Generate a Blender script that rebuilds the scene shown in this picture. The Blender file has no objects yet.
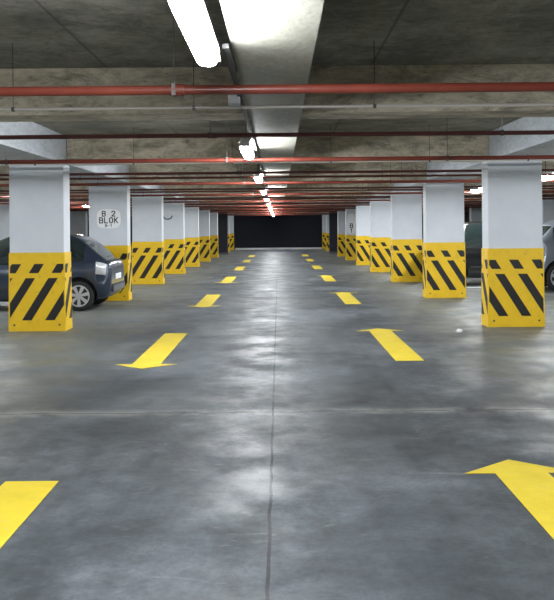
import bpy, bmesh, math, random
from mathutils import Vector, Matrix
random.seed(7)
S = bpy.context.scene
C = S.collection
EYE = 1.6            # eye height; y runs down the lane, x to the right

# ------------------------------------------------------------------ helpers
def mesh_obj(name, verts, faces, mats, parent=None, fmat=None, smooth=False):
    me = bpy.data.meshes.new(name)
    me.from_pydata([tuple(v) for v in verts], [], faces)
    if not isinstance(mats, (list, tuple)): mats = [mats]
    for m in mats: me.materials.append(m)
    if fmat:
        for p, k in zip(me.polygons, fmat): p.material_index = k
    if smooth:
        for p in me.polygons: p.use_smooth = True
    me.validate(); me.update()
    o = bpy.data.objects.new(name, me); C.objects.link(o)
    if parent: o.parent = parent
    return o

class MB:
    def __init__(s): s.v = []; s.f = []; s.m = []
    def add(s, vs, fs, k=0):
        n = len(s.v); s.v += [tuple(v) for v in vs]
        s.f += [tuple(i + n for i in f) for f in fs]; s.m += [k] * len(fs); return s
    def box(s, x0, x1, y0, y1, z0, z1, k=0, top=None):
        a = [(x0,y0,z0),(x1,y0,z0),(x1,y1,z0),(x0,y1,z0)]
        if top: x0,x1,y0,y1 = top
        b = [(x0,y0,z1),(x1,y0,z1),(x1,y1,z1),(x0,y1,z1)]
        return s.add(a+b, [(3,2,1,0),(4,5,6,7),(0,1,5,4),(1,2,6,5),(2,3,7,6),(3,0,4,7)], k)
    def tube(s, p, q, r, n=12, k=0, r2=None):
        p = Vector(p); q = Vector(q); r2 = r if r2 is None else r2
        d = (q-p).normalized(); u = d.orthogonal().normalized(); w = d.cross(u)
        vs = []
        for c, rr in ((p, r), (q, r2)):
            for i in range(n):
                t = 2*math.pi*i/n; vs.append(c + u*(rr*math.cos(t)) + w*(rr*math.sin(t)))
        fs = [(i, (i+1)%n, n+(i+1)%n, n+i) for i in range(n)]
        fs += [tuple(range(n-1,-1,-1)), tuple(range(n,2*n))]
        return s.add(vs, fs, k)
    def prism(s, pts, a, b, axis='y', k=0):       # polygon pts extruded between a and b on an axis
        n = len(pts)
        def P(p, t):
            return {'y': (p[0], t, p[1]), 'x': (t, p[0], p[1]), 'z': (p[0], p[1], t)}[axis]
        vs = [P(p, a) for p in pts] + [P(p, b) for p in pts]
        fs = [tuple(range(n))[::-1], tuple(range(n, 2*n))] + [(i, (i+1)%n, n+(i+1)%n, n+i) for i in range(n)]
        return s.add(vs, fs, k)
    def build(s, name, mats, parent=None, smooth=False):
        o = mesh_obj(name, s.v, s.f, mats, parent, s.m, False)
        bm = bmesh.new(); bm.from_mesh(o.data)
        bmesh.ops.recalc_face_normals(bm, faces=bm.faces)
        if smooth:
            for f in bm.faces: f.smooth = True
            for e in bm.edges:
                if len(e.link_faces) == 2 and e.calc_face_angle(0) > .7: e.smooth = False
        bm.to_mesh(o.data); bm.free()
        return o

def tag(o, label=None, cat=None, group=None, kind=None):
    for k, v in (('label', label), ('category', cat), ('group', group), ('kind', kind)):
        if v: o[k] = v
    return o
def empty(name, loc=(0,0,0)):
    o = bpy.data.objects.new(name, None); o.location = loc; o.empty_display_size = .2
    C.objects.link(o); return o
def kids(o): return [c for c in bpy.data.objects if c.parent == o]
def copy_tree(o, parent=None, name=None):
    c = o.copy(); C.objects.link(c)
    if parent: c.parent = parent
    for ch in kids(o): copy_tree(ch, c)
    return c
def bevel(o, w, seg=2):
    m = o.modifiers.new('b', 'BEVEL'); m.width = w; m.segments = seg; m.limit_method = 'ANGLE'; m.angle_limit = .6
    return o
ORD = ['first','second','third','fourth','fifth','sixth','seventh','eighth','ninth','tenth','eleventh','twelfth','thirteenth']

# ------------------------------------------------------------------ materials
def mat(name, col, rough=.5, metal=0, emit=None, es=0, spec=.5, coat=0, trans=0):
    m = bpy.data.materials.new(name); m.use_nodes = True
    b = m.node_tree.nodes['Principled BSDF']
    b.inputs['Base Color'].default_value = (*col, 1); b.inputs['Roughness'].default_value = rough
    b.inputs['Metallic'].default_value = metal; b.inputs['Specular IOR Level'].default_value = spec
    b.inputs['Coat Weight'].default_value = coat; b.inputs['Transmission Weight'].default_value = trans
    if emit: b.inputs['Emission Color'].default_value = (*emit, 1); b.inputs['Emission Strength'].default_value = es
    return m
def nd(nt, t, **kw):
    n = nt.nodes.new(t)
    for k, v in kw.items():
        if k in n.inputs.keys(): n.inputs[k].default_value = v
        else: setattr(n, k, v)
    return n
def ramp(nt, fac, stops):
    r = nt.nodes.new('ShaderNodeValToRGB'); el = r.color_ramp.elements
    while len(el) < len(stops): el.new(.5)
    for e, (p, c) in zip(el, stops):
        e.position = p; e.color = (*c, 1) if len(c) == 3 else c
    nt.links.new(fac, r.inputs[0]); return r
def mix(nt, fac, a, b, mode='MIX'):
    m = nt.nodes.new('ShaderNodeMix'); m.data_type = 'RGBA'; m.blend_type = mode
    for i, v in ((0, fac), (6, a), (7, b)):
        if isinstance(v, (int, float)): m.inputs[i].default_value = v
        elif isinstance(v, tuple): m.inputs[i].default_value = (*v, 1)
        else: nt.links.new(v, m.inputs[i])
    return m.outputs[2]
def math_(nt, op, a, b=None, c=None):
    m = nt.nodes.new('ShaderNodeMath'); m.operation = op
    for i, v in enumerate((a, b, c)):
        if v is None: continue
        if isinstance(v, (int, float)): m.inputs[i].default_value = v
        else: nt.links.new(v, m.inputs[i])
    return m.outputs[0]
def coords(nt, scale=(1,1,1)):
    g = nt.nodes.new('ShaderNodeNewGeometry'); mp = nt.nodes.new('ShaderNodeMapping')
    mp.inputs['Scale'].default_value = scale; nt.links.new(g.outputs['Position'], mp.inputs[0]); return g, mp.outputs[0]
def noise(nt, vec, sc, det=4, rough=.55, dist=0):
    n = nd(nt, 'ShaderNodeTexNoise', Scale=sc, Detail=det, Roughness=rough, Distortion=dist)
    nt.links.new(vec, n.inputs['Vector']); return n.outputs['Fac']

def concrete(name, c0, c1, rough=.85, sc=1.4, lines=0, stretch=(1,1,1), pits=.5, stain=0):
    m = mat(name, c0, rough); nt = m.node_tree; b = nt.nodes['Principled BSDF']
    g, v = coords(nt, stretch)
    big = ramp(nt, noise(nt, v, sc, 5, .6), [(.3, c0), (.7, c1)]).outputs[0]
    fine = ramp(nt, noise(nt, v, sc*9, 6, .65), [(.25, (.62,)*3), (.6, (1,)*3)]).outputs[0]
    col = mix(nt, .8, big, fine, 'MULTIPLY')
    if stain:
        q = ramp(nt, noise(nt, v, 3.1, 8, .78, .6), [(.36, (1-stain,)*3), (.56, (1,)*3)]).outputs[0]
        col = mix(nt, 1.0, col, q, 'MULTIPLY')
    if pits:
        p = ramp(nt, noise(nt, v, 26, 2, .5), [(.27, (.25,)*3), (.36, (1,)*3)]).outputs[0]
        col = mix(nt, pits, col, p, 'MULTIPLY')
    if lines:
        sx = nt.nodes.new('ShaderNodeSeparateXYZ'); nt.links.new(g.outputs['Position'], sx.inputs[0])
        f = math_(nt, 'PINGPONG', math_(nt, 'ADD', sx.outputs[0], 50.37), lines)
        l = math_(nt, 'LESS_THAN', f, .012)
        col = mix(nt, math_(nt, 'MULTIPLY', l, .5), col, (.03,.028,.025))
    nt.links.new(col, b.inputs['Base Color'])
    bp = nd(nt, 'ShaderNodeBump', Strength=.35, Distance=.01)
    nt.links.new(noise(nt, v, 18, 5), bp.inputs['Height']); nt.links.new(bp.outputs[0], b.inputs['Normal'])
    return m

def floor_mat():
    m = mat('floor_concrete', (.2,.21,.23), .35); nt = m.node_tree; b = nt.nodes['Principled BSDF']
    g, v = coords(nt); sx = nt.nodes.new('ShaderNodeSeparateXYZ'); nt.links.new(g.outputs['Position'], sx.inputs[0])
    X, Y = sx.outputs[0], sx.outputs[1]
    big = ramp(nt, noise(nt, v, .55, 6, .62, .4), [(.36, (.042,.050,.058)), (.5, (.078,.090,.102)), (.64, (.150,.166,.182))]).outputs[0]
    fine = ramp(nt, noise(nt, v, 6, 6, .7), [(.3, (.6,)*3), (.65, (1.15,)*3)]).outputs[0]
    col = mix(nt, .7, big, fine, 'MULTIPLY')
    grit = ramp(nt, noise(nt, v, 28, 5, .75), [(.32, (.66,)*3), (.62, (1.12,)*3)]).outputs[0]
    col = mix(nt, .75, col, grit, 'MULTIPLY')
    blot = ramp(nt, noise(nt, v, 2.4, 7, .75, 1.2), [(.40, (.70,)*3), (.58, (1.15,)*3)]).outputs[0]
    col = mix(nt, .7, col, blot, 'MULTIPLY')
    # tyre-rubbed streaks along the lane
    g2, v2 = coords(nt, (5, .35, 1))
    st = ramp(nt, noise(nt, v2, 1.0, 5, .6), [(.35, (.7,)*3), (.6, (1.08,)*3)]).outputs[0]
    col = mix(nt, .55, col, st, 'MULTIPLY')
    # brownish dirt off the driving lane, by the pillars
    ax = math_(nt, 'ABSOLUTE', X)
    side = nd(nt, 'ShaderNodeMapRange'); nt.links.new(ax, side.inputs[0]); side.inputs[1].default_value = 1.7; side.inputs[2].default_value = 3.2
    dirt = ramp(nt, noise(nt, v, .9, 5, .6), [(.40, (0,)*3), (.56, (1,)*3)]).outputs[0]
    dm = math_(nt, 'MULTIPLY', math_(nt, 'MULTIPLY', side.outputs[0], dirt), .8)
    col = mix(nt, dm, col, (.14,.13,.075))
    sm = math_(nt, 'MULTIPLY', side.outputs[0], .5)
    col = mix(nt, sm, col, (.22,.235,.23))
    # pale scuffs
    g3, v3 = coords(nt, (1, 2.2, 1))
    sc = ramp(nt, noise(nt, v3, 2.3, 6, .72, .8), [(.6, (0,)*3), (.72, (1,)*3)]).outputs[0]
    col = mix(nt, math_(nt, 'MULTIPLY', sc, .5), col, (.24,.25,.255))
    # joints: one down the middle, one across under each beam
    wob = math_(nt, 'MULTIPLY', math_(nt, 'SUBTRACT', noise(nt, v, 3.5, 4), .5), .03)
    jx = math_(nt, 'LESS_THAN', math_(nt, 'ABSOLUTE', math_(nt, 'ADD', math_(nt, 'ADD', X, .062), wob)), .009)
    cy = math_(nt, 'PINGPONG', math_(nt, 'ADD', math_(nt, 'ADD', Y, 10.7*4-6.98), math_(nt, 'MULTIPLY', wob, 4)), 10.7)
    cy = math_(nt, 'ABSOLUTE', cy)
    jy = math_(nt, 'LESS_THAN', cy, .02)
    pale = ramp(nt, cy, [(.0, (1,)*3), (.16, (0,)*3)]).outputs[0]
    pn = ramp(nt, noise(nt, v, 1.6, 5, .7), [(.44, (0,)*3), (.56, (1,)*3)]).outputs[0]
    col = mix(nt, math_(nt, 'MULTIPLY', math_(nt, 'MULTIPLY', pale, pn), .85), col, (.30,.31,.29))
    col = mix(nt, math_(nt, 'MULTIPLY', jx, .85), col, (.015,.017,.02))
    col = mix(nt, math_(nt, 'MULTIPLY', jy, .7), col, (.035,.035,.03))
    nt.links.new(col, b.inputs['Base Color'])
    r = nd(nt, 'ShaderNodeMapRange'); nt.links.new(noise(nt, v, 1.7, 6, .65), r.inputs[0])
    r.inputs[1].default_value = .38; r.inputs[2].default_value = .60; r.inputs[3].default_value = FLOOR_R[0]; r.inputs[4].default_value = FLOOR_R[1]
    nt.links.new(r.outputs[0], b.inputs['Roughness'])
    b.inputs['Specular IOR Level'].default_value = .45
    bp = nd(nt, 'ShaderNodeBump', Strength=.2, Distance=.01)
    nt.links.new(noise(nt, v, 4, 7, .75), bp.inputs['Height']); nt.links.new(bp.outputs[0], b.inputs['Normal'])
    return m
FLOOR_R = (.41, .66)

def worn(name, c0, c1, rough=.5, sc=5, dirt=None):
    m = mat(name, c0, rough); nt = m.node_tree; b = nt.nodes['Principled BSDF']
    g, v = coords(nt)
    col = ramp(nt, noise(nt, v, sc, 6, .65), [(.3, c0), (.7, c1)]).outputs[0]
    if dirt:
        d = ramp(nt, noise(nt, v, 14, 6, .7), [(.56, (0,)*3), (.72, (1,)*3)]).outputs[0]
        col = mix(nt, math_(nt, 'MULTIPLY', d, .5), col, dirt)
    nt.links.new(col, b.inputs['Base Color']); return m

M = dict(
    floor=floor_mat(),
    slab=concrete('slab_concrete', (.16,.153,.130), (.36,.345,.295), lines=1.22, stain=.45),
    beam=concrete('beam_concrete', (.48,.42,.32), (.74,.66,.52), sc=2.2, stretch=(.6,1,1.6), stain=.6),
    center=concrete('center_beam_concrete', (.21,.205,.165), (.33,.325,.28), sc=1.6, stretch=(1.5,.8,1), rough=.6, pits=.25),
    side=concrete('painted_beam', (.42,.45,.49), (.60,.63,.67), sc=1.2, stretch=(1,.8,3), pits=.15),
    wall=concrete('wall_concrete', (.10,.10,.10), (.17,.17,.165)),
    dark=worn('far_darkness', (.018,.019,.030), (.028,.029,.042), .8),  # near-black colour paints in the darkness of the far opening and pillar gap
    white=worn('pillar_white_paint', (.64,.675,.735), (.70,.735,.785), .55, 3),
    yellow=worn('guard_yellow_paint', (.80,.50,.006), (.88,.57,.012), .55, 4, (.45,.30,.05)),
    black=worn('guard_black_paint', (.006,.0055,.0055), (.014,.013,.013), .6),
    arrow=worn('arrow_yellow_paint', (.66,.49,.012), (.80,.61,.03), .7, 3, (.52,.45,.16)),
    paintwhite=worn('line_white_paint', (.6,.6,.6), (.75,.75,.75), .6),
    red=worn('pipe_red_paint', (.105,.020,.012), (.165,.033,.020), .38, 3),
    maroon=worn('pipe_maroon_paint', (.07,.018,.018), (.12,.03,.028), .45, 3),
    galv=mat('galvanised_steel', (.62,.58,.54), .42, .5),
    dull=mat('dull_grey_steel', (.05,.05,.05), .75),
    steel=mat('dark_steel', (.09,.085,.08), .5, .6),
    housing=mat('lamp_housing_grey', (.55,.55,.57), .45),
    lamp=mat('lamp_diffuser', (.9,.9,.9), .4, emit=(.93,.97,1.0), es=205),
    sign=mat('sign_white', (.93,.94,.96), .5),
    ink=mat('sign_ink', (.015,.015,.03), .6),
    glass=mat('car_glass', (.012,.02,.02), .06, spec=.8),
    tyre=mat('tyre_rubber', (.012,.012,.013), .75),
    rim=mat('alloy_rim', (.55,.56,.58), .35, .6),
    well=mat('wheel_well_plastic', (.008,.008,.009), .9),
    trim=mat('black_plastic', (.02,.02,.022), .5),
    blue=mat('blue_car_paint', (.022,.034,.060), .28, .25, coat=.8),
    black_car=mat('black_car_paint', (.012,.013,.015), .2, .2, coat=.8),
    silver=mat('silver_car_paint', (.26,.29,.34), .3, .5, coat=.6),
    clear=mat('lamp_lens_clear', (.85,.87,.9), .15, .3),
    redlens=mat('lamp_lens_red', (.35,.02,.02), .15),
    paper=mat('paper', (.9,.9,.88), .8),
)

# ------------------------------------------------------------------ the shell
SLAB, BOT = EYE+1.5, EYE+1.06
XW, Y0, Y1 = 14.5, -9.0, 63.0
PY = [12.75+5.35*i for i in range(10)]                # pillar fronts down the lane
BY = [12.75+5.35*i for i in range(-4, 10)]            # beam fronts
D = .45
def struct(mb, name, m): 
    o = mb.build(name, m); o['kind'] = 'structure'; return o
struct(MB().box(-XW, XW, Y0, Y1, -.2, 0), 'floor', M['floor'])
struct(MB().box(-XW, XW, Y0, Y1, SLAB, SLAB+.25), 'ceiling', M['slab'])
struct(MB().box(-XW-.2, -XW, Y0, Y1, 0, SLAB), 'wall_left', M['wall'])
struct(MB().box(XW, XW+.2, Y0, Y1, 0, SLAB), 'wall_right', M['wall'])
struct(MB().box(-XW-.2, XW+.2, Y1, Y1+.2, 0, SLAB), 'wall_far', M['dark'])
struct(MB().box(-XW-.2, XW+.2, Y0-.2, Y0, 0, SLAB), 'wall_near', M['wall'])
for y in BY:
    b = MB()
    for a, c in ((-XW, -4.28), (-3.36, -.262), (.222, 3.36), (4.28, XW)):
        b.box(a, c, y, y+D, BOT+.01, SLAB)
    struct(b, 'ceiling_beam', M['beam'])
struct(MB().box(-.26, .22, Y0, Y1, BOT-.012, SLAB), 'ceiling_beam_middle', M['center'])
for s in (-1, 1):
    a, c = sorted((s*3.37, s*4.27))
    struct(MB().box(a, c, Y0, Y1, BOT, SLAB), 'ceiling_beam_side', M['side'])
struct(MB().box(-3.3, 3.3, 60.9, 61.3, 0, .13), 'trim_1', M['paintwhite'])

# ------------------------------------------------------------------ pillars with striped guards
def clip(poly, u0, u1):
    for edge, sgn in ((u0, 1), (u1, -1)):
        out = []
        for i in range(len(poly)):
            a, b = poly[i], poly[(i+1)%len(poly)]
            ia, ib = sgn*(a[0]-edge) >= 0, sgn*(b[0]-edge) >= 0
            if ia: out.append(a)
            if ia != ib:
                t = (edge-a[0])/(b[0]-a[0]); out.append((edge, a[1]+t*(b[1]-a[1])))
        poly = out
        if not poly: return []
    return poly
GH = 1.25
def guard(lean, parent, w=.87, d=.38):
    """yellow band wrapped round the foot of a pillar, flaring slightly, with slanted black bars on each face"""
    mb = MB(); t, f = .008, .02
    hw, hd = w/2, d/2
    mb.box(-hw-f, hw+f, -hd-f, hd+f, .0, GH, 0, top=(-hw-t, hw+t, -hd-t, hd+t))
    for ax in range(4):
        L = w if ax % 2 == 0 else d
        def P(u, z, off):
            e = f + (t-f)*z/GH
            uu = (u/L-.5)*(L+2*e); h = (hd if ax % 2 == 0 else hw) + e + off
            return {0: (uu, -h, z), 1: (h, uu, z), 2: (-uu, h, z), 3: (-h, -uu, z)}[ax]
        for z0, z1 in ((.175, .845), (.925, 1.07)):
            for k in range(-3, 5):
                x = .206 + .352*k; wd = .146
                q = [(x+.61*(z0-.175), z0), (x+wd+.61*(z0-.175), z0), (x+wd+.61*(z1-.175), z1), (x+.61*(z1-.175), z1)]
                if lean < 0: q = [(L-u, z) for u, z in q][::-1]
                q = clip(q, .02, L-.02)
                if len(q) < 3: continue
                n = len(q); vs = [P(u, z, .004) for u, z in q] + [P(u, z, -.01) for u, z in q]
                mb.add(vs, [tuple(range(n))] + [(i, (i+1)%n, n+(i+1)%n, n+i) for i in range(n)], 1)
    g = mb.build('striped_guard', [M['yellow'], M['black']], parent)
    for sx in (-1, 1):
        MB().tube((sx*.36, -hd-f+.006, .10), (sx*.36, -hd-f-.010, .10), .016, 10).build('bolt', M['steel'], g)
    return g
def pillar(lean):
    r = empty('concrete_pillar')
    sh = MB().box(-.435, .435, -.19, .19, 0, BOT).build('pillar_shaft', M['white'], r); bevel(sh, .012)
    guard(lean, r); return r
protos = {1: pillar(1), -1: pillar(-1)}
used = set()
def place_pillar(x, y, lean, label, group):
    o = protos[lean] if lean not in used else copy_tree(protos[lean]); used.add(lean)
    o.location = (x, y, 0); tag(o, label, 'pillar', group, 'thing'); return o
for side, lean, by in ((-1, 1, 'the blue hatchback'), (1, -1, 'the silver car')):
    n = 0
    for i, y in enumerate(PY):
        if i == 7:
            o = empty('dark_gap_filler', (side*3.74, y+.2, 0))  # added dark block, stands in for the dark gap in the row
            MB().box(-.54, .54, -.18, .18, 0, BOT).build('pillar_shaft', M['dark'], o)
            MB().box(-.56, .56, -.2, .2, 0, .12).build('filler_footing', M['wall'], o)
            tag(o, f'added dark block filling the dark gap far down the lane in the row by {by}', 'pillar', 'dark gap fillers', 'thing'); continue
        lab = f'white striped pillar, {ORD[n]} from the camera in the row by {by}'
        if i == 0: lab = f'nearest big white pillar with striped guard, standing beside {by}'
        if side < 0 and i == 1: lab = 'white striped pillar with a block sign, just behind the blue hatchback'
        place_pillar(-3.855 if side < 0 else 3.775, y+.19, lean, lab, 'striped pillars along the lane'); n += 1
    for k, i in enumerate((3, 5)):
        where = 'past the nose' if side < 0 else 'past the roof'
        place_pillar(side*9.95, PY[i]+.19, lean,
            f'{"nearer" if k == 0 else "farther"} pale outer-row pillar seen through the bays {where} of {by}',
            'pillars of the outer rows')

# block signs
GLYPH = {'B': [[(0,0),(0,1),(.75,1),(.95,.88),(.95,.64),(.75,.53),(0,.53)], [(.75,.53),(1,.4),(1,.13),(.75,0),(0,0)]],
 '2': [[(0,.78),(.2,1),(.8,1),(1,.78),(1,.6),(0,0),(1,0)]], 'L': [[(0,1),(0,0),(.95,0)]],
 'O': [[(.25,0),(0,.25),(0,.75),(.25,1),(.75,1),(1,.75),(1,.25),(.75,0),(.25,0)]],
 'K': [[(0,0),(0,1)], [(1,1),(.05,.48)], [(.3,.6),(1,0)]], '-': [[(.2,.5),(.8,.5)]], '1': [[(.2,.75),(.55,1),(.55,0)]]}
def sign(x, y, z, w, h, lines, label, name='block_sign'):
    r = empty(name, (x, y, z)); tag(r, label, 'sign', 'block signs on pillars')
    pts = []
    for i in range(28):
        t = 2*math.pi*i/28; c, s = math.cos(t), math.sin(t)
        pts.append((w/2*math.copysign(abs(c)**.6, c), h/2*math.copysign(abs(s)**.6, s)))
    MB().prism(pts, -.008, 0, 'y').build('sign_plate', M['sign'], r)
    for txt, size, zz in lines:
        mb = MB(); adv = .98; x0 = -(len(txt)-1)*adv/2
        for i, ch in enumerate(txt):
            for pl in GLYPH.get(ch, []):
                for p, q in zip(pl, pl[1:]):
                    p_, q_ = [Vector(((x0+i*adv+c[0]*.6-.3)*size, (c[1]-.5)*size)) for c in (p, q)]
                    d = (q_-p_).normalized()*size*.095; e = Vector((-d.y, d.x))
                    mb.prism([tuple(p_-d-e), tuple(q_+d-e), tuple(q_+d+e), tuple(p_-d+e)], -.012, -.007, 'y')
        o = mb.build('lettering', M['ink'], r); o.location = (0, 0, zz)
        o['label'] = 'black lettering reading ' + txt
    return r
sign(-3.84, PY[1]-.001, 1.855, .54, .44, [('B 2', .11, .115), ('BLOK', .115, -.035), ('B-1', .06, -.155)],
     'white rounded sign reading B 2 BLOK on the pillar behind the blue hatchback')
sign(3.60, PY[5]-.001, 1.80, .42, 1.0, [('B', .2, -.10), ('1', .17, -.34)],
     'tall white sign with black characters on a far pillar opposite')
# cable loop hanging on the fourth left pillar
lp = MB(); pr = None
for i in range(15):
    t = math.pi*(1+i/14); p = (-3.98+.16*math.cos(t), PY[3]-.03, 2.10+.13*math.sin(t))
    if pr: lp.tube(pr, p, .018, 8)
    pr = p
tag(lp.build('cable_loop', M['trim'], smooth=True), 'short dark cable loop hanging high on a white striped pillar', 'cable')

# ------------------------------------------------------------------ floor paint
def arrow(y_tip, dirn, x, label, tail=3.1):
    # dirn +1: points away down the lane; -1: points to the camera
    P = [(0, 0), (.37, -.30), (.17, -.30), (.17, -tail), (-.17, -tail), (-.17, -.30), (-.37, -.30)]
    pts = [(px, py*dirn) for px, py in P]
    if dirn < 0: pts = pts[::-1]
    o = MB().prism(pts, 0, .003, 'z').build('painted_arrow', M['arrow'])
    o.location = (x, y_tip, .001)
    tag(o, label, 'arrow', 'yellow lane arrows')
for i in range(7):
    arrow(5.48+7.2*i, 1, 1.56, 'yellow floor arrow pointing away from the camera, ' + ('nearest one, cut by the picture edge' if i == 0 else ORD[i] + ' along its lane'))
    arrow(2.0+7.2*i, -1, -1.585, 'yellow floor arrow pointing towards the camera, ' + ('nearest one, only its tail in view' if i == 0 else ORD[i] + ' along its lane'))
for s in (1,):
    a, c = sorted((s*4.7, s*11.8))
    tag(MB().box(a, c, 20.95, 21.12, .001, .005).build('bay_line', M['paintwhite']),
        'white bay line painted on the floor ' + ('before the black and silver cars' if s > 0 else 'in the bays beyond the blue hatchback'), 'line')
# crumpled paper
bm = bmesh.new(); bmesh.ops.create_icosphere(bm, subdivisions=2, radius=.055)
for v in bm.verts: v.co *= random.uniform(.65, 1.2); v.co.z *= .7
me = bpy.data.meshes.new('crumpled_paper'); bm.to_mesh(me); bm.free(); me.materials.append(M['paper'])
o = bpy.data.objects.new('crumpled_paper', me); C.objects.link(o); o.location = (2.72, 12.1, .03)
tag(o, 'small crumpled white paper lying on the floor near a striped pillar', 'litter')

# ------------------------------------------------------------------ pipes under the slab
def pipe(y, z, r, m, label, name, group, x0=-XW+.05, x1=XW-.05, every=2.9, cap=True):
    R = empty(name, (0, y, z)); tag(R, label, 'pipe', group)
    p = MB().tube((x0, 0, 0), (x1, 0, 0), r, 14)
    xx = x0+2.2
    while xx < x1:                                    # grooved couplings
        p.tube((xx-.045, 0, 0), (xx+.045, 0, 0), r*1.28, 14); xx += 5.8
    p.build('pipe_run', M[m], R, smooth=True)
    over = any(b-.03 <= y <= b+D+.03 for b in BY)
    xs = [k*every - .67 for k in range(-4, 5)]
    for hx in xs:
        if not x0 < hx < x1: continue
        top = (BOT if over or 3.3 < abs(hx) < 4.3 else SLAB) - z
        h = MB().box(hx-.012, hx+.012, -r*1.25, r*1.25, -r*1.25, r*1.25)
        h.tube((hx, 0, r), (hx, 0, top+.012), .0035, 6)
        h.build('pipe_hanger', M['steel'], R)
    return R
for k in range(10):
    y = 5.2 + 5.32*k
    pipe(y, EYE+.905, .031 if k == 0 else .028, 'red', f'red sprinkler pipe crossing the ceiling, ' + ('largest and nearest of all the red pipes' if k == 0 else ORD[k] + ' red one from the camera'), 'sprinkler_pipe', 'red pipes crossing the lane')
for k in range(9):
    y = 7.95 + 5.35*k
    pipe(y, EYE+.93, .022, 'maroon', f'thin dark maroon pipe crossing below a ceiling beam, {ORD[k]} dark one from the camera', 'water_pipe', 'dark pipes crossing the lane')
for k in range(6):
    y = 6.42 + 5.35*k
    pipe(y, EYE+.975, .013, 'galv', f'thin pale steel conduit crossing the ceiling, {ORD[k]} pale one from the camera', 'steel_conduit', 'pale conduits crossing the lane', every=1.45)
for k in range(7):
    y = 9.1 + 5.35*k
    if k: pipe(y, EYE+.93, .020, 'red', f'slim red pipe running across between lamps, {ORD[k-1]} slim one from the camera', 'branch_pipe', 'slim red pipes crossing the lane')
# conduit feeding the lamps, along the beam
R = empty('lamp_conduit', (-.286-.0, 0, EYE+1.03)); tag(R, 'grey cable conduit running along the middle beam past the lamps', 'conduit')
MB().box(-.018, .018, 4.45, 60, -.022, 0).build('conduit_run', M['dull'], R)
for y in [6.15] + [11.2+5.35*k for k in range(6)]:
    j = MB().box(-.09, .0, y-.05, y+.05, -.08, .0).build('junction_box', M['housing'], R); bevel(j, .008)
for y in [5.6+1.78*k for k in range(30)]:
    over = any(b-.03 <= y <= b+D+.03 for b in BY)
    MB().tube((0, y, 0), (0, y, (BOT if over else SLAB)-EYE-1.03+.01), .006, 6).build('conduit_hanger', M['steel'], R)

# ------------------------------------------------------------------ ceiling lamps
def make_lamp():
    r = empty('ceiling_lamp'); L = .63
    h = MB()
    h.prism([(-.045, .095), (-.062, .07), (-.062, .055), (.062, .055), (.062, .07), (.045, .095)], -L-.02, L+.02, 'y')
    h.build('lamp_housing', M['housing'], r)
    # bowl shaped diffuser with rounded ends
    vs, fs = [], []; rings = []
    NS = 24
    for zz, sh in ((.060, .006), (.03, .0), (.0, .002), (-.02, .010), (-.034, .026), (-.040, .05)):
        ring = []
        for i in range(NS):
            t = 2*math.pi*i/NS; c, s = math.cos(t), math.sin(t)
            hw = .063-sh*.6; hl = .62-sh*.6
            ring.append((hw*math.copysign(abs(c)**.5, c), (hl-.10)*(1 if s > 0 else -1 if s < 0 else 0) + .10*math.copysign(abs(s)**.8, s) if abs(s) > 1e-6 else 0, zz))
        rings.append(ring)
    for ring in rings: vs += ring
    for k in range(len(rings)-1):
        for i in range(NS): fs.append((k*NS+i, k*NS+(i+1)%NS, (k+1)*NS+(i+1)%NS, (k+1)*NS+i))
    fs.append(tuple((len(rings)-1)*NS+i for i in range(NS)))
    MB().add(vs, fs).build('diffuser', M['lamp'], r, smooth=True)
    for y in (-.45, .45):
        MB().tube((0, y, .09), (0, y, SLAB-2.53+.01), .006, 6).build('hanging_rod', M['steel'], r)
    for s in (-1, 1):
        e = MB().box(-.068, .068, s*(L+.02)-.02, s*(L+.02)+.02, .0, .09, 0, top=(-.045, .045, s*(L+.02)-.02, s*(L+.02)+.02))
        e.build('end_cap', M['housing'], r)
    return r
lamp0 = make_lamp(); first = [True]
def place_lamp(x, y, label, group, z=2.53):
    o = lamp0 if first[0] else copy_tree(lamp0); first[0] = False
    o.location = (x, y, z); tag(o, label, 'ceiling lamp', group)
place_lamp(-.378, 3.79, 'largest glowing ceiling lamp, hung beside the middle beam nearest the camera', 'lamps along the middle beam')
for k in range(10):
    place_lamp(-.372, 9.70+5.33*k, f'glowing ceiling lamp beside the middle beam, {ORD[k+1]} from the camera', 'lamps along the middle beam')
for k in range(4):
    place_lamp(-7.35, 14.9+5.35*k+(0 if k < 3 else 0), f'ceiling lamp over the bays beyond the blue hatchback, {ORD[k]} of that row', 'lamps over the side bays')
for k in range(4):
    place_lamp(5.2, 15.1+5.6*k, f'ceiling lamp over the bays above the silver and black cars, {ORD[k]} of that row', 'lamps over the side bays')
for x, y in ((-.375, -1.6), (-.375, -6.5), (-7.35, 9.4), (5.2+.6, 9.4), (-7.35, 3.7), (6.2, 3.7)):
    place_lamp(x, y, 'ceiling lamp over the part of the garage outside the picture', 'lamps outside the picture')

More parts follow.
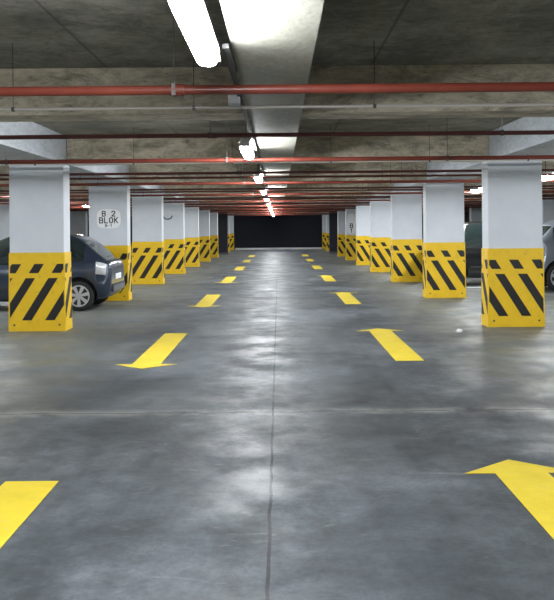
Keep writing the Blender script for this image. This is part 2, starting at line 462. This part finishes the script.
# ------------------------------------------------------------------ cars
ST = [  # x, zb, zmid, zbelt, ztop, w_sill, w_mid, w_belt, w_top
    (0.00, .40, .55, .78, .84, .58, .66, .62, .56),
    (0.04, .30, .52, .86, .96, .68, .74, .70, .64),
    (0.14, .24, .50, .93, 1.03, .74, .80, .77, .66),
    (0.32, .22, .50, .97, 1.17, .77, .825, .80, .64),
    (0.52, .21, .50, .98, 1.345, .78, .83, .81, .62),
    (0.85, .20, .50, .97, 1.50, .79, .835, .82, .61),
    (1.35, .19, .50, .95, 1.555, .79, .84, .82, .61),
    (1.85, .19, .50, .93, 1.535, .79, .84, .82, .61),
    (2.25, .19, .50, .92, 1.42, .79, .84, .82, .61),
    (2.60, .20, .50, .91, 1.20, .79, .835, .81, .63),
    (2.92, .21, .50, .90, 1.00, .79, .83, .80, .66),
    (3.22, .22, .50, .84, .93, .77, .82, .77, .62),
    (3.48, .24, .48, .76, .84, .73, .78, .72, .58),
    (3.64, .28, .47, .66, .72, .65, .70, .64, .52),
    (3.70, .36, .47, .58, .62, .56, .60, .56, .45)]
NSUB = 5
def cr(a, b, c, d, t): return .5*((2*b)+(-a+c)*t+(2*a-5*b+4*c-d)*t*t+(-a+3*b-3*c+d)*t**3)
stations = []
for i in range(len(ST)-1):
    A, B, Cc, Dd = ST[max(i-1,0)], ST[i], ST[i+1], ST[min(i+2,len(ST)-1)]
    for k in range(NSUB):
        stations.append([cr(A[j], B[j], Cc[j], Dd[j], k/NSUB) for j in range(9)])
stations.append(list(ST[-1]))
def half(s):
    x, zb, zm, zl, zt, ws, wm, wb, wt = s
    P = [(0, zb), (ws*.85, zb), (ws, zb+.07), ((ws+wm*1.6)/2.6, zb*.4+zm*.6), (wm, zm), (wm*.6+wb*.4+.012, zm*.5+zl*.5), (wb+.004, zl-.02),
         (wb-.012, zl+.008), ((wb+wt)/2+.012, (zl+zt)/2), (wt+.008, zt-.035), (wt-.05, zt-.004), (wt*.5, zt+.012), (0, zt+.018)]
    return P                                         # rows 7..9 are the side glass, 10..12 the top skin
def wheel_xs(): return (.62, 3.0)
def make_car(name, paint, lens, ty=.30):
    r = empty(name); ns = len(stations); H = [half(s) for s in stations]; n = len(H[0])
    loop = lambda i: [(stations[i][0], -y, z) for y, z in H[i]] + [(stations[i][0], y, z) for y, z in H[i][-2:0:-1]]
    V = []; m = 2*n-2
    for i in range(ns): V += loop(i)
    groups = {'body_shell': [], 'side_window': [], 'side_window2': [], 'windscreen': [], 'rear_window': [], 'tail_lamp': [], 'tail_lamp2': [], 'headlamp': [], 'headlamp2': [], 'bumper': [], 'bumper2': []}
    for i in range(ns-1):
        x = (stations[i][0]+stations[i+1][0])/2
        for k in range(m):
            a, b = i*m+k, i*m+(k+1)%m
            row = k if k < n-1 else m-1-k
            f = (a, b, b+m, a+m); g = 'body_shell'
            sfx = '' if k < n-1 else '2'
            if row in (7, 8) and (.50 < x < 1.42 or 1.50 < x < 2.72): g = 'side_window'+sfx
            if row in (10, 11) and .10 < x < .50: g = 'rear_window'
            if row in (9, 10, 11) and 2.02 < x < 2.94: g = 'windscreen'
            if row in (5, 6) and .10 < x < .30: g = 'tail_lamp'+sfx
            if row in (5, 6) and 3.30 < x < 3.6: g = 'headlamp'+sfx
            groups[g].append(f)
    caps = [tuple(range(m)), tuple((ns-1)*m+k for k in range(m))]
    groups['body_shell'] += caps
    mm = {'body_shell': paint, 'side_window': M['glass'], 'side_window2': M['glass'], 'windscreen': M['glass'], 'rear_window': M['glass'],
          'tail_lamp': lens, 'tail_lamp2': lens, 'headlamp': M['clear'], 'headlamp2': M['clear']}
    for g, fs in groups.items():
        if not fs: continue
        idx = sorted({i for f in fs for i in f}); mp = {j: q for q, j in enumerate(idx)}
        o = mesh_obj(g.rstrip('2'), [V[j] for j in idx], [tuple(mp[j] for j in f) for f in fs], mm[g], r, smooth=True)
        bm = bmesh.new(); bm.from_mesh(o.data)
        if g == 'body_shell':
            # wheel arches: drop the side faces inside them, then line with dark wells
            for e in bm.edges:
                if len(e.link_faces) == 2 and e.calc_face_angle(0) > .8: e.smooth = False
        bmesh.ops.recalc_face_normals(bm, faces=bm.faces); bm.to_mesh(o.data); bm.free()
        if g == 'body_shell': shell = o
        if 'lamp' in g:
            c = sum((Vector(v.co) for v in o.data.vertices), Vector())/len(o.data.vertices)
            sm = o.modifiers.new('s', 'SOLIDIFY'); sm.thickness = .02; sm.offset = 0
    # cut the arches out of the shell
    cut = MB()
    for wx in wheel_xs():
        for s in (-1, 1): cut.tube((wx, s*.55, ty+.02), (wx, s*1.0, ty+.02), ty+.06, 32)
    co = cut.build('cutter', M['well'])
    shell.data.materials.append(M['well'])
    bo = shell.modifiers.new('cut', 'BOOLEAN'); bo.operation = 'DIFFERENCE'; bo.object = co; bo.solver = 'EXACT'
    co.data.materials.clear(); co.data.materials.append(M['well'])
    # the shell has openings where the glass sits: solidify keeps the boolean honest
    so = shell.modifiers.new('sol', 'SOLIDIFY'); so.thickness = .02; so.offset = -1
    shell.modifiers.move(1, 0)
    dg = bpy.context.evaluated_depsgraph_get()
    me = bpy.data.meshes.new_from_object(shell.evaluated_get(dg)); shell.modifiers.clear(); shell.data = me
    bpy.data.objects.remove(co)
    for wx in wheel_xs():
        for s in (-1, 1):
            w_ = MB()
            # open dark cup behind the wheel
            N = 24; rr = ty+.06; vs = []; fs = []
            for yy in (s*.50, s*.79):
                for i in range(N):
                    t = 2*math.pi*i/N; vs.append((wx+rr*math.cos(t), yy, max(.22, ty+.02+rr*math.sin(t))))
            fs = [(i, (i+1)%N, N+(i+1)%N, N+i) for i in range(N)] + [tuple(range(N))]
            w_.add(vs, fs)
            w_.build('wheel_well', M['well'], r)
        for s in (-1, 1):
            w = MB(); prof = [(.62, .20), (.63, ty-.03), (.65, ty-.008), (.68, ty), (.77, ty), (.80, ty-.008), (.815, ty-.03), (.81, ty*.72), (.79, ty*.70)]
            N = 28; vs = []; fs = []
            for yy, rr in prof:
                for i in range(N):
                    t = 2*math.pi*i/N; vs.append((wx+rr*math.cos(t), s*yy, ty+rr*math.sin(t)))
            for a in range(len(prof)-1):
                for i in range(N): fs.append((a*N+i, a*N+(i+1)%N, (a+1)*N+(i+1)%N, (a+1)*N+i))
            fs.append(tuple(range(N))); w.add(vs, fs)
            wheel = w.build('wheel', M['tyre'], r, smooth=True)
            q = MB(); R0 = ty*.72
            q.tube((wx, s*.80, ty), (wx, s*.815, ty), .052, 14)
            for i in range(7):                           # seven broad spokes
                t = 2*math.pi*i/7+.2; d = Vector((math.cos(t), 0, math.sin(t))); e = Vector((-math.sin(t), 0, math.cos(t)))
                c0 = Vector((wx, s*.802, ty)); pts = []
                for yo in (0, .014*s):
                    o2 = Vector((0, yo, 0))
                    pts += [c0+o2+d*.03-e*.022, c0+o2+d*(R0-.01)-e*.038, c0+o2+d*(R0-.01)+e*.038, c0+o2+d*.03+e*.022]
                q.add(pts, [(0,1,2,3),(7,6,5,4),(0,1,5,4),(1,2,6,5),(2,3,7,6),(3,0,4,7)])
            N2 = 28; vs = []
            for rr, yy in ((R0, .79), (R0, .812), (R0-.022, .812), (R0-.03, .79)):
                for i in range(N2):
                    t = 2*math.pi*i/N2; vs.append((wx+rr*math.cos(t), s*yy, ty+rr*math.sin(t)))
            q.add(vs, [(a*N2+i, a*N2+(i+1)%N2, (a+1)*N2+(i+1)%N2, (a+1)*N2+i) for a in range(3) for i in range(N2)])
            q.build('rim', M['rim'], wheel, smooth=True)
            MB().tube((wx, s*.785, ty), (wx, s*.788, ty), R0-.005, 24).build('brake_drum', M['trim'], wheel)
    for s in (-1, 1):
        mr = MB().box(2.38, 2.50, s*.84-.0, s*.84+s*.16, .93, 1.07).build('door_mirror', paint, r); bevel(mr, .03, 3)
        MB().box(1.52, 1.68, s*.825, s*.853, .80, .835).build('door_handle', M['trim'], r)
        MB().box(1.05, 2.72, s*.80, s*.852, .44, .49).build('side_moulding', M['trim'], r)
    MB().box(-.012, .02, -.26, .26, .60, .71).build('number_plate', M['sign'], r)
    MB().box(3.68, 3.715, -.26, .26, .42, .52).build('number_plate', M['sign'], r)
    bp = MB().box(-.03, .10, -.60, .60, .36, .52).build('rear_bumper', paint, r); bevel(bp, .03, 3)
    MB().box(3.66, 3.72, -.42, .42, .40, .56).build('grille', M['trim'], r)
    MB().box(.155, .19, -.16, .30, 1.105, 1.12).build('rear_wiper', M['trim'], r).location.z = -.055
    for s in (-1, 1):
        MB().box(-.018, .04, s*.50-.07, s*.50+.07, .42, .49).build('reflector', M['clear'], r)
    # a flat shelf inside so one does not look through the cabin floor
    MB().box(.3, 3.2, -.70, .70, .35, .80).build('cabin_interior', M['well'], r)
    return r
car = make_car('hatchback_car', M['blue'], M['clear'])
car.location = (-3.34, 16.62, 0); car.rotation_euler = (0, 0, math.pi)
tag(car, 'dark blue hatchback parked with its rear poking out between the striped pillars', 'car')
car2 = make_car('black_car', M['black_car'], M['redlens'])
car2.location = (4.16, 22.35, 0); car2.scale = (.95, 1, 1.11)
tag(car2, 'black car glimpsed between two striped pillars, behind the white bay line', 'car')
car3 = make_car('silver_car', M['silver'], M['clear'])
car3.location = (6.12, 20.15, 0); car3.scale = (1.1, 1, 1.18)
tag(car3, 'silver car at the picture edge beyond the nearest pillar', 'car')

# ------------------------------------------------------------------ world, camera, view
w = bpy.data.worlds.new('World'); S.world = w; w.use_nodes = True
w.node_tree.nodes['Background'].inputs[0].default_value = (.0, .0, .0, 1)
cd = bpy.data.cameras.new('camera'); cam = bpy.data.objects.new('camera', cd); C.objects.link(cam)
cam.location = (0, 0, EYE); cam.rotation_euler = (math.pi/2, math.radians(.52), 0)
cd.sensor_width = 36; cd.lens = 48; cd.shift_x = -1.5/600; cd.shift_y = -71.5/600; cd.clip_end = 200
S.camera = cam
S.view_settings.view_transform = 'Standard'; S.view_settings.look = 'None'; S.view_settings.gamma = 1
S.view_settings.use_curve_mapping = False
S.view_settings.exposure = 0.0
S.cycles.max_bounces = 10; S.cycles.diffuse_bounces = 6; S.cycles.sample_clamp_indirect = 4
